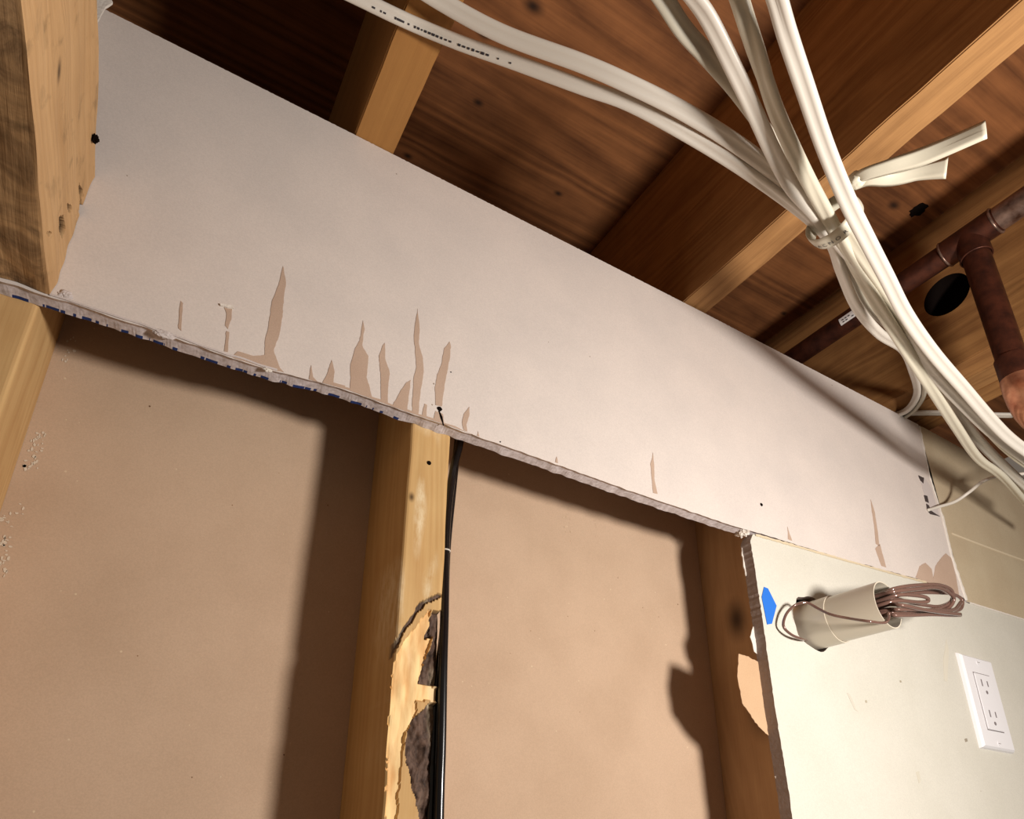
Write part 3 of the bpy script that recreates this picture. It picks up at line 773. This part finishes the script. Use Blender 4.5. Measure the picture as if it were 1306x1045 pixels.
# ------------------------------------------------------------ white electrical cables
def pz(u, v, z): return onZ(u, v, z)
def up_eye(i, p): return -p.normalized()
CABLES = []
def cable(pts, mat, label, twist=None, wd=.0058, h=.0028, groove=.30, name='electrical_cable', group='white electrical cables', up=up_eye):
    path = smoothpath([pz(*q) if len(q) == 3 else q[0] for q in pts], 10)
    v, f = sweep(path, nmprof(wd, h, groove=groove), up=up, twist=twist)
    o = mobj(name, v, f, mat, smooth=True); setp(o, label, 'cable', group); CABLES.append((o, path)); return o, path
def tw(ks): return lambda t: math.radians(interp(t, ks))
G = 'white electrical cables tied in a bundle below the joists'
ca, pa = cable([(500, -40, .596), (560, 0, .590), (640, 43, .572), (740, 80, .548), (800, 106, .534), (870, 141, .520), (940, 184, .506), (1000, 230, .496), (1040, 268, .490), (1064, 300, .484), (1100, 342, .480), (1134, 392, .474), (1162, 436, .470), (1182, 476, .466), (1216, 522, .462), (1252, 566, .458), (1284, 598, .456), (1330, 640, .45)],
    M['cable'], 'upper of the two shiny white cables crossing from the top left', tw([(0, 8), (.5, 10), (.6, 60), (.75, 20), (1, 40)]), wd=.0060)
cb, pb = cable([(400, -30, .6035), (455, -4, .6025), (500, 18, .6015), (540, 36, .600), (590, 56, .590), (650, 77, .576), (740, 110, .552), (800, 131, .538), (870, 168, .520), (940, 211, .503), (1000, 254, .492), (1036, 284, .486), (1060, 312, .482), (1073, 347, .482), (1093, 392, .496), (1122, 426, .512), (1152, 446, .530), (1164, 472, .552), (1170, 500, .575), (1160, 520, .592), (1144, 529, .6005), (1132, 531, .6030)],
    M['cable'], 'lower printed white cable crossing from the top left', tw([(0, 0), (.35, 5), (.55, 70), (.7, 30), (1, 60)]), wd=.0052, h=.0030)
cc, pc = cable([(826, -30, .512), (846, -2, .512), (872, 38, .508), (903, 72, .504), (938, 112, .500), (966, 152, .497), (994, 192, .494), (1022, 228, .490), (1044, 262, .492), (1066, 298, .490), (1084, 343, .494), (1104, 386, .506), (1132, 416, .520), (1157, 444, .534), (1174, 470, .552), (1178, 500, .574), (1168, 520, .592), (1154, 531, .6000), (1143, 534, .6030)],
    M['cable3'], 'dull grey-white twisted cable, leftmost of those dropping from the top edge', tw([(0, 10), (.15, -20), (.3, 50), (.5, 10), (.7, 80), (1, 60)]))
cd2, pd = cable([(860, -30, .498), (884, -4, .497), (906, 28, .494), (936, 88, .490), (962, 142, .487), (985, 192, .484), (1010, 238, .482), (1040, 272, .481), (1068, 306, .478), (1104, 348, .470), (1136, 396, .464), (1164, 440, .458), (1194, 480, .452), (1232, 520, .447), (1270, 556, .442), (1330, 602, .436)],
    M['cable'], 'glossy white cable second from the left among those dropping from the top edge', tw([(0, 50), (.2, 20), (.45, 0), (.7, 30), (1, 10)]), wd=.0056)
ce, pe = cable([(932, -30, .492), (942, -4, .490), (954, 34, .487), (972, 88, .484), (990, 142, .480), (1012, 192, .475), (1034, 236, .478), (1056, 276, .477), (1078, 316, .474), (1098, 352, .470), (1128, 402, .460), (1160, 452, .456), (1190, 498, .452), (1220, 545, .452), (1248, 585, .452), (1282, 612, .452), (1330, 668, .45)],
    M['cable2'], 'cream twisted cable, third from the left among those dropping from the top edge', tw([(0, 30), (.1, -15), (.2, 40), (.35, 0), (.5, 50), (.7, 10), (1, 60)]), wd=.0054, h=.0031)
cf, pf = cable([(978, -36, .470), (990, -4, .470), (1004, 44, .468), (1026, 110, .464), (1052, 186, .456), (1080, 254, .447), (1104, 302, .444), (1130, 352, .446), (1156, 402, .446), (1190, 450, .444), (1228, 494, .440), (1268, 540, .436), (1296, 566, .432), (1340, 596, .428)],
    M['cable'], 'straight white ribbed cable, rightmost of those dropping from the top edge', tw([(0, 35), (.2, 10), (1, 5)]), wd=.0058, groove=.45)
cg, pg = cable([(1078, 292, .478), (1100, 326, .470), (1126, 364, .466), (1156, 412, .460), (1186, 458, .456), (1222, 500, .452), (1258, 544, .447), (1292, 578, .442), (1340, 612, .436)],
    M['cable2'], 'short ivory cable lying along the lower side of the bundle beyond the tie', tw([(0, 20), (1, 10)]), wd=.0054)
# thin single cables
path = smoothpath([onY(1183, 651, YS - .001), onY(1196, 647, YS - .006), onY(1218, 640, .41), onY(1236, 628, .395), onY(1254, 614, .375), onY(1276, 607, .36), onY(1300, 605, .34), onY(1345, 600, .31)], 10)
v, f = sweep(path, circ(.0021, 12)); o = mobj('thin_cable', v, f, M['cable'], smooth=True); setp(o, 'thin white cable coming out of the broken notch in the grey strip', 'cable')
path = smoothpath([pz(1160, 527, .602), pz(1200, 527, .602), pz(1245, 529, .602), pz(1292, 530, .602)], 8)
v, f = sweep(path, nmprof(.0045, .0026), up=(0, 0, -1), twist=lambda t: 0); o = mobj('cable_stub', v, f, M['cable'], smooth=True); setp(o, 'short level white cable stub below the right joist behind the bundle', 'cable')
# ink marks on the printed cable
def marks(path, t0, t1, n, parent, off, size):
    V = []; F = []; N = len(path)
    for i in range(n):
        if random.random() < .2: continue
        a = t0 + (t1 - t0) * i / n; k = int(a * (N - 1)); fr = a * (N - 1) - k
        p = path[k].lerp(path[k + 1], fr); t = (path[k + 1] - path[k]).normalized(); u = -p.normalized(); u = (u - t * u.dot(t)).normalized(); s_ = t.cross(u)
        c = p + u * off + s_ * .0014; L = (t1 - t0) / n * .35 * (path[-1] - path[0]).length; hgt = size * (.6 + .4 * random.random()); b = len(V)
        L = size * random.uniform(.5, 1.5); hgt *= .8
        for (x, y) in ((-L, -hgt), (L, -hgt), (L, hgt), (-L, hgt)):
            V.append(c + t * x + s_ * y)
        F.append((b, b + 1, b + 2, b + 3))
    mobj('printing', V, F, M['ink'], parent)
marks(pb, .07, .245, 34, cb, .0031, .0011)

# ------------------------------------------------------------ tie made from a strip of cable sheath
ctr = pz(1062, 283, .478); tdir = (pz(1085, 330, .468) - pz(1045, 258, .475)).normalized()
tie = empty('sheath_tie', ctr); setp(tie, 'strip of white cable sheath knotted round the cable bundle with two loose tails', 'tie')
eye = -ctr.normalized(); ax1 = (eye - tdir * eye.dot(tdir)).normalized(); ax2 = tdir.cross(ax1).normalized()
if ax2.dot(CR) < 0: ax2 = -ax2
def ell(a, ra=.0200, rb=.0185): return ctr + ax2 * (ra * math.cos(a)) + ax1 * (rb * math.sin(a)) + tdir * (-.004 * math.cos(a)) + ax2 * .001
loop = [ell(a) for a in np.linspace(math.radians(-35), math.radians(325), 60)]
ribbon = [(-.0066, -.0003), (-.0035, .0003), (0, .0005), (.0035, .0003), (.0066, -.0003), (.0066, -.0009), (-.0066, -.0009)]
v, f = sweep(loop, ribbon, up=lambda i, p: (p - ctr - ax2 * .001)); band = mobj('band', v, f, M['cable2'], tie, smooth=True)
# letters on the band
V = []; F = []
def glyph(ch):
    fc = bpy.data.curves.new('t', 'FONT'); fc.body = ch; fc.size = .0048; fc.align_x = 'CENTER'; fc.align_y = 'CENTER'
    to = bpy.data.objects.new('t', fc); C.objects.link(to); dg = bpy.context.evaluated_depsgraph_get()
    me = to.evaluated_get(dg).to_mesh(); r = [tuple(q.co) for q in me.vertices], [tuple(q.vertices) for q in me.polygons]
    to.evaluated_get(dg).to_mesh_clear(); bpy.data.objects.remove(to); bpy.data.curves.remove(fc); return r
for ch, deg in zip(['U', 'A', 'C', 'N', 'O', 'R'], (158, 144, 130, 115, 99, 82)):
    gv, gf = glyph(ch); a = math.radians(deg); p = ell(a); nrm = (p - ctr).normalized(); b = len(V)
    tx = (ell(a - .01) - ell(a + .01)).normalized(); nz_ = (nrm - tx * nrm.dot(tx)).normalized(); ty = nz_.cross(tx)
    if ty.dot(CU) < 0: ty = -ty
    for q in gv: V.append(p + nz_ * .00075 + tx * q[0] + ty * q[1] - ty * .0012)
    F += [tuple(b + i for i in g) for g in gf]
mobj('printing', V, F, M['ink'], band)
def tail(pts, widths, name='tail', zv=.0):
    path = smoothpath([pz(*q) for q in pts], 8)
    prof = [(-1, 0), (-.55, .28), (0, .10), (.5, .30), (1, 0), (.5, -.10), (0, -.22), (-.5, -.10)]
    n = len(path)
    V, F = sweep(path, [(a * .006, b * .006) for a, b in prof], up=up_eye, scale=lambda t: interp(t, widths), twist=lambda t: .4 * math.sin(t * 5))
    o = mobj(name, V, F, M['cable2'], tie, smooth=True); return o
tail([(1086, 236, .476), (1100, 224, .470), (1130, 214, .466), (1170, 202, .463), (1210, 186, .460), (1258, 165, .456)], [(0, .5), (.2, .8), (.6, 1.0), (1, 1.02)])
tail([(1088, 238, .478), (1108, 230, .474), (1140, 228, .472), (1175, 220, .470), (1208, 214, .466)], [(0, .5), (.4, .85), (.7, .8), (1, 1.25)])
ko = lump('knot', pz(1092, 230, .474), .0065, .006, .006, M['cable2'], tie, 4, .12); ko.data.polygons.foreach_set('use_smooth', [True] * len(ko.data.polygons))

# ------------------------------------------------------------ black cable beside the middle stud
def kz(u, v, y): return onY(u, v, y)
pth = smoothpath([kz(588, 555, .462), kz(585, 572, .460), kz(578, 600, .457), (kz(571, 650, .452)), kz(568, 702, .447), kz(567, 780, .444), kz(565, 850, .4405), kz(563, 950, .4395), kz(560, 1045, .4385), Vector((.2165, .438, -.15)), Vector((.219, .438, -.6)), Vector((.219, .438, ZFLOOR + .002))], 10)
v, f = sweep(pth, circ(.0034, 16)); o = mobj('black_cable', v, f, M['black'], smooth=True); setp(o, 'glossy black cable running down the right side of the middle stud', 'cable')
v, f = cyl, None
p = kz(568, 703, .447)
rg = [p + Vector((math.cos(a) * .0037, math.sin(a) * .0037, 0)) for a in np.linspace(0, 2 * math.pi, 20)]
v, f = sweep(rg, circ(.0007, 6), up=(0, 0, 1)); tr = mobj('white_clip', v, f, M['cable'], o)
pth2 = smoothpath([kz(584, 560, .475), kz(578, 620, .470), kz(570, 702, .462), kz(566, 800, .452), kz(556, 880, .450), kz(552, 960, .448), kz(549, 1045, .446), Vector((.2125, .447, -.2)), Vector((.2125, .447, -.7)), Vector((.2125, .447, ZFLOOR + .002))], 8)
v, f = sweep(pth2, circ(.0032, 14)); o2 = mobj('black_cable', v, f, M['black'], smooth=True); setp(o2, 'second black cable tucked behind the first against the middle stud', 'cable')

# ------------------------------------------------------------ plastic tube with copper speaker wire sticking out of the wall
ax = Vector((.09, -1, .02)).normalized()
t0 = Vector((hx + .003, YS + .010, hz - .002)); TL = .083
tube = empty('conduit_tube', (hx, YS, hz - .02)); setp(tube, 'beige plastic tube sticking out of the hole in the cream wall', 'tube')
def tube_mesh(a0, a1, L0, L1, r, th, flare=0):
    s_ = ax.cross(Vector((0, 0, 1))).normalized(); u_ = s_.cross(ax).normalized()
    V = []; F = []; n = 40; rows = 8
    for i in range(rows):
        L = L0 + (L1 - L0) * i / (rows - 1)
        for rr in (r, r - th):
            for j in range(n + 1):
                a = math.radians(a0 + (a1 - a0) * j / n); q = rr * (1 + flare * (j / n))
                V.append(t0 + ax * L + s_ * (q * math.cos(a)) + u_ * (q * math.sin(a)))
    m_ = n + 1
    for i in range(rows - 1):
        for j in range(n):
            a = i * 2 * m_; b = (i + 1) * 2 * m_
            F += [(a + j, a + j + 1, b + j + 1, b + j), (a + m_ + j, b + m_ + j, b + m_ + j + 1, a + m_ + j + 1)]
        F += [(i * 2 * m_, (i + 1) * 2 * m_, (i + 1) * 2 * m_ + m_, i * 2 * m_ + m_), (i * 2 * m_ + n, i * 2 * m_ + m_ + n, (i + 1) * 2 * m_ + m_ + n, (i + 1) * 2 * m_ + n)]
    for i in (0, rows - 1):
        for j in range(n): F.append((i * 2 * m_ + j, i * 2 * m_ + j + 1, i * 2 * m_ + m_ + j + 1, i * 2 * m_ + m_ + j))
    return V, F
v, f = tube_mesh(195, 530, -.006, .034, .0245, .0011, .03); smooth_angle(mobj('collar', v, f, M['pvc'], tube))
v, f = tube_mesh(205, 530, .026, TL, .0232, .0011, .04); smooth_angle(mobj('tube_body', v, f, M['pvc'], tube))

# wires: a doubled-back hank leaving the tube mouth
TE = t0 + ax * TL
s_ = ax.cross(Vector((0, 0, 1))).normalized(); u_ = s_.cross(ax).normalized()
def W4(a, b, y): return onY(960 + a / 3.775, 640 + b / 3.775, y)
mouth = TE.y
rnd = random.Random(3)
def wire(pts, label, r=.0019, name='speaker_wire'):
    p = smoothpath(pts, 10); v, f = sweep(p, circ(r, 10)); o = mobj(name, v, f, M['wire'], smooth=True)
    setp(o, label, 'wire', 'copper speaker wires coming out of the plastic tube'); return o
def inside(du, ds): return [t0 + ax * .012 + s_ * ds * .5 + u_ * du * .6, t0 + ax * .045 + s_ * ds * .8 + u_ * du * .8, TE - ax * .004 + s_ * ds + u_ * du]
Ym = mouth
GL = 'brown copper wire looping out of the beige tube in the tangled hank'
hank = [
  [inside(.013, .000), (700, 415, -.004), (800, 402, -.006), (900, 402, -.004), (958, 430, .000), (955, 480, .004), (900, 512, .004), (800, 530, .002), (700, 540, 0), inside(-.006, .004)],
  [inside(.010, .006), (690, 432, -.007), (800, 420, -.009), (880, 414, -.008), (935, 432, -.004), (968, 470, .000), (930, 520, .004), (820, 535, .003), (700, 550, .001), inside(-.009, .006)],
  [inside(.011, -.006), (700, 425, .004), (840, 425, .004), (940, 440, .006), (1000, 465, .008), (1008, 500, .008), (985, 525, .006), (900, 530, .004), (760, 535, .003), inside(-.002, -.006)],
  [inside(.005, .004), (700, 450, -.006), (780, 452, -.008), (835, 462, -.008), (842, 480, -.006), (800, 485, -.004), (700, 478, -.003), inside(.000, .006)],
  [inside(.001, .000), (720, 500, -.010), (820, 520, -.010), (920, 535, -.008), (998, 543, -.006)],
  [inside(-.004, -.002), (700, 520, -.006), (800, 520, -.008), (900, 525, -.006), (970, 520, -.002), (1002, 485, .002)],
  [inside(-.010, .002), (690, 548, -.002), (760, 548, -.004), (860, 545, -.004), (950, 548, -.002), (998, 548, .000)],
  [inside(.003, -.008), (690, 470, .004), (760, 488, .004), (830, 500, .004), (900, 505, .006), (955, 480, .008), (962, 448, .008), (900, 440, .006), (780, 440, .004), (690, 455, .003), inside(.007, -.007)],
]
labels = ['topmost copper wire loop leaving the beige tube', 'front copper wire loop of the hank leaving the beige tube', 'copper wire loop reaching farthest right from the beige tube',
          'shortest copper wire loop, blunt bend close to the tube mouth', 'straight copper wire with a blunt end at the lower right of the hank', 'copper wire curving up at the right end of the hank',
          'lowest straight copper wire leaving the beige tube', 'inner copper wire loop at the back of the hank']
for hk, lb_ in zip(hank, labels):
    pts = list(hk[0])
    for q in hk[1:]:
        if isinstance(q, list): pts += list(reversed(q))
        else: pts.append(W4(q[0], q[1], Ym - .004 + q[2]))
    wire(pts, lb_)
wire([t0 + ax * .050 - u_ * .010 + s_ * .010, TE - ax * .002 - u_ * .013 + s_ * .012, TE + ax * .006 - u_ * .014 + s_ * .016, W4(640, 582, mouth - .002), W4(560, 577, mouth + .0), W4(460, 562, mouth + .018), W4(380, 545, mouth + .030), W4(320, 518, mouth + .042), W4(270, 490, mouth + .050), W4(235, 488, mouth + .054), W4(195, 505, .414), W4(160, 545, .4175), W4(148, 600, .419), W4(185, 640, .419), W4(236, 662, .421), W4(262, 668, YS + .004)],
     'single copper wire running back along the tube and looping left of the wall hole', .0014, 'speaker_wire')

# ------------------------------------------------------------ pale marks on the brown paper
def paper_marks(u0, v0, u1, v1, n, mat, seed, sz=1.0):
    rn = random.Random(seed); V = []; F = []
    for i in range(n):
        t = rn.random(); u = u0 + (u1 - u0) * t + rn.uniform(-9, 9) * sz; vv = v0 + (v1 - v0) * t + rn.uniform(-2, 2)
        p = onY(u, vv, YK - .0004); a = rn.uniform(.0005, .0016) * sz; b = rn.uniform(.0005, .0022) * sz; k = len(V)
        for j in range(7):
            th = 2 * math.pi * j / 7; q = rn.uniform(.5, 1.1); V.append((p.x + a * q * math.cos(th), p.y, p.z + b * q * math.sin(th)))
        F.append(tuple(range(k, k + 7)))
    o = mobj('paper_scuffs', V, F, mat); return o
kraft = bpy.data.objects['wall_back']
pm = plain('pale_paper_scuff', (214, 200, 180), .9); pm2 = plain('faint_paper_scuff', (206, 180, 150), .9)
for a in ((52, 548, 38, 600, 34, pm, 1), (10, 655, 0, 735, 34, pm, 2), (96, 420, 84, 466, 12, pm, 3, .8), (722, 655, 728, 692, 14, pm2, 4, .6), (756, 665, 760, 695, 12, pm2, 5, .5), (20, 640, 24, 660, 4, pm, 6)):
    o = paper_marks(*a); wo = Vector(o['_o']); o.parent = kraft; o.location = wo - Vector(kraft['_o'])
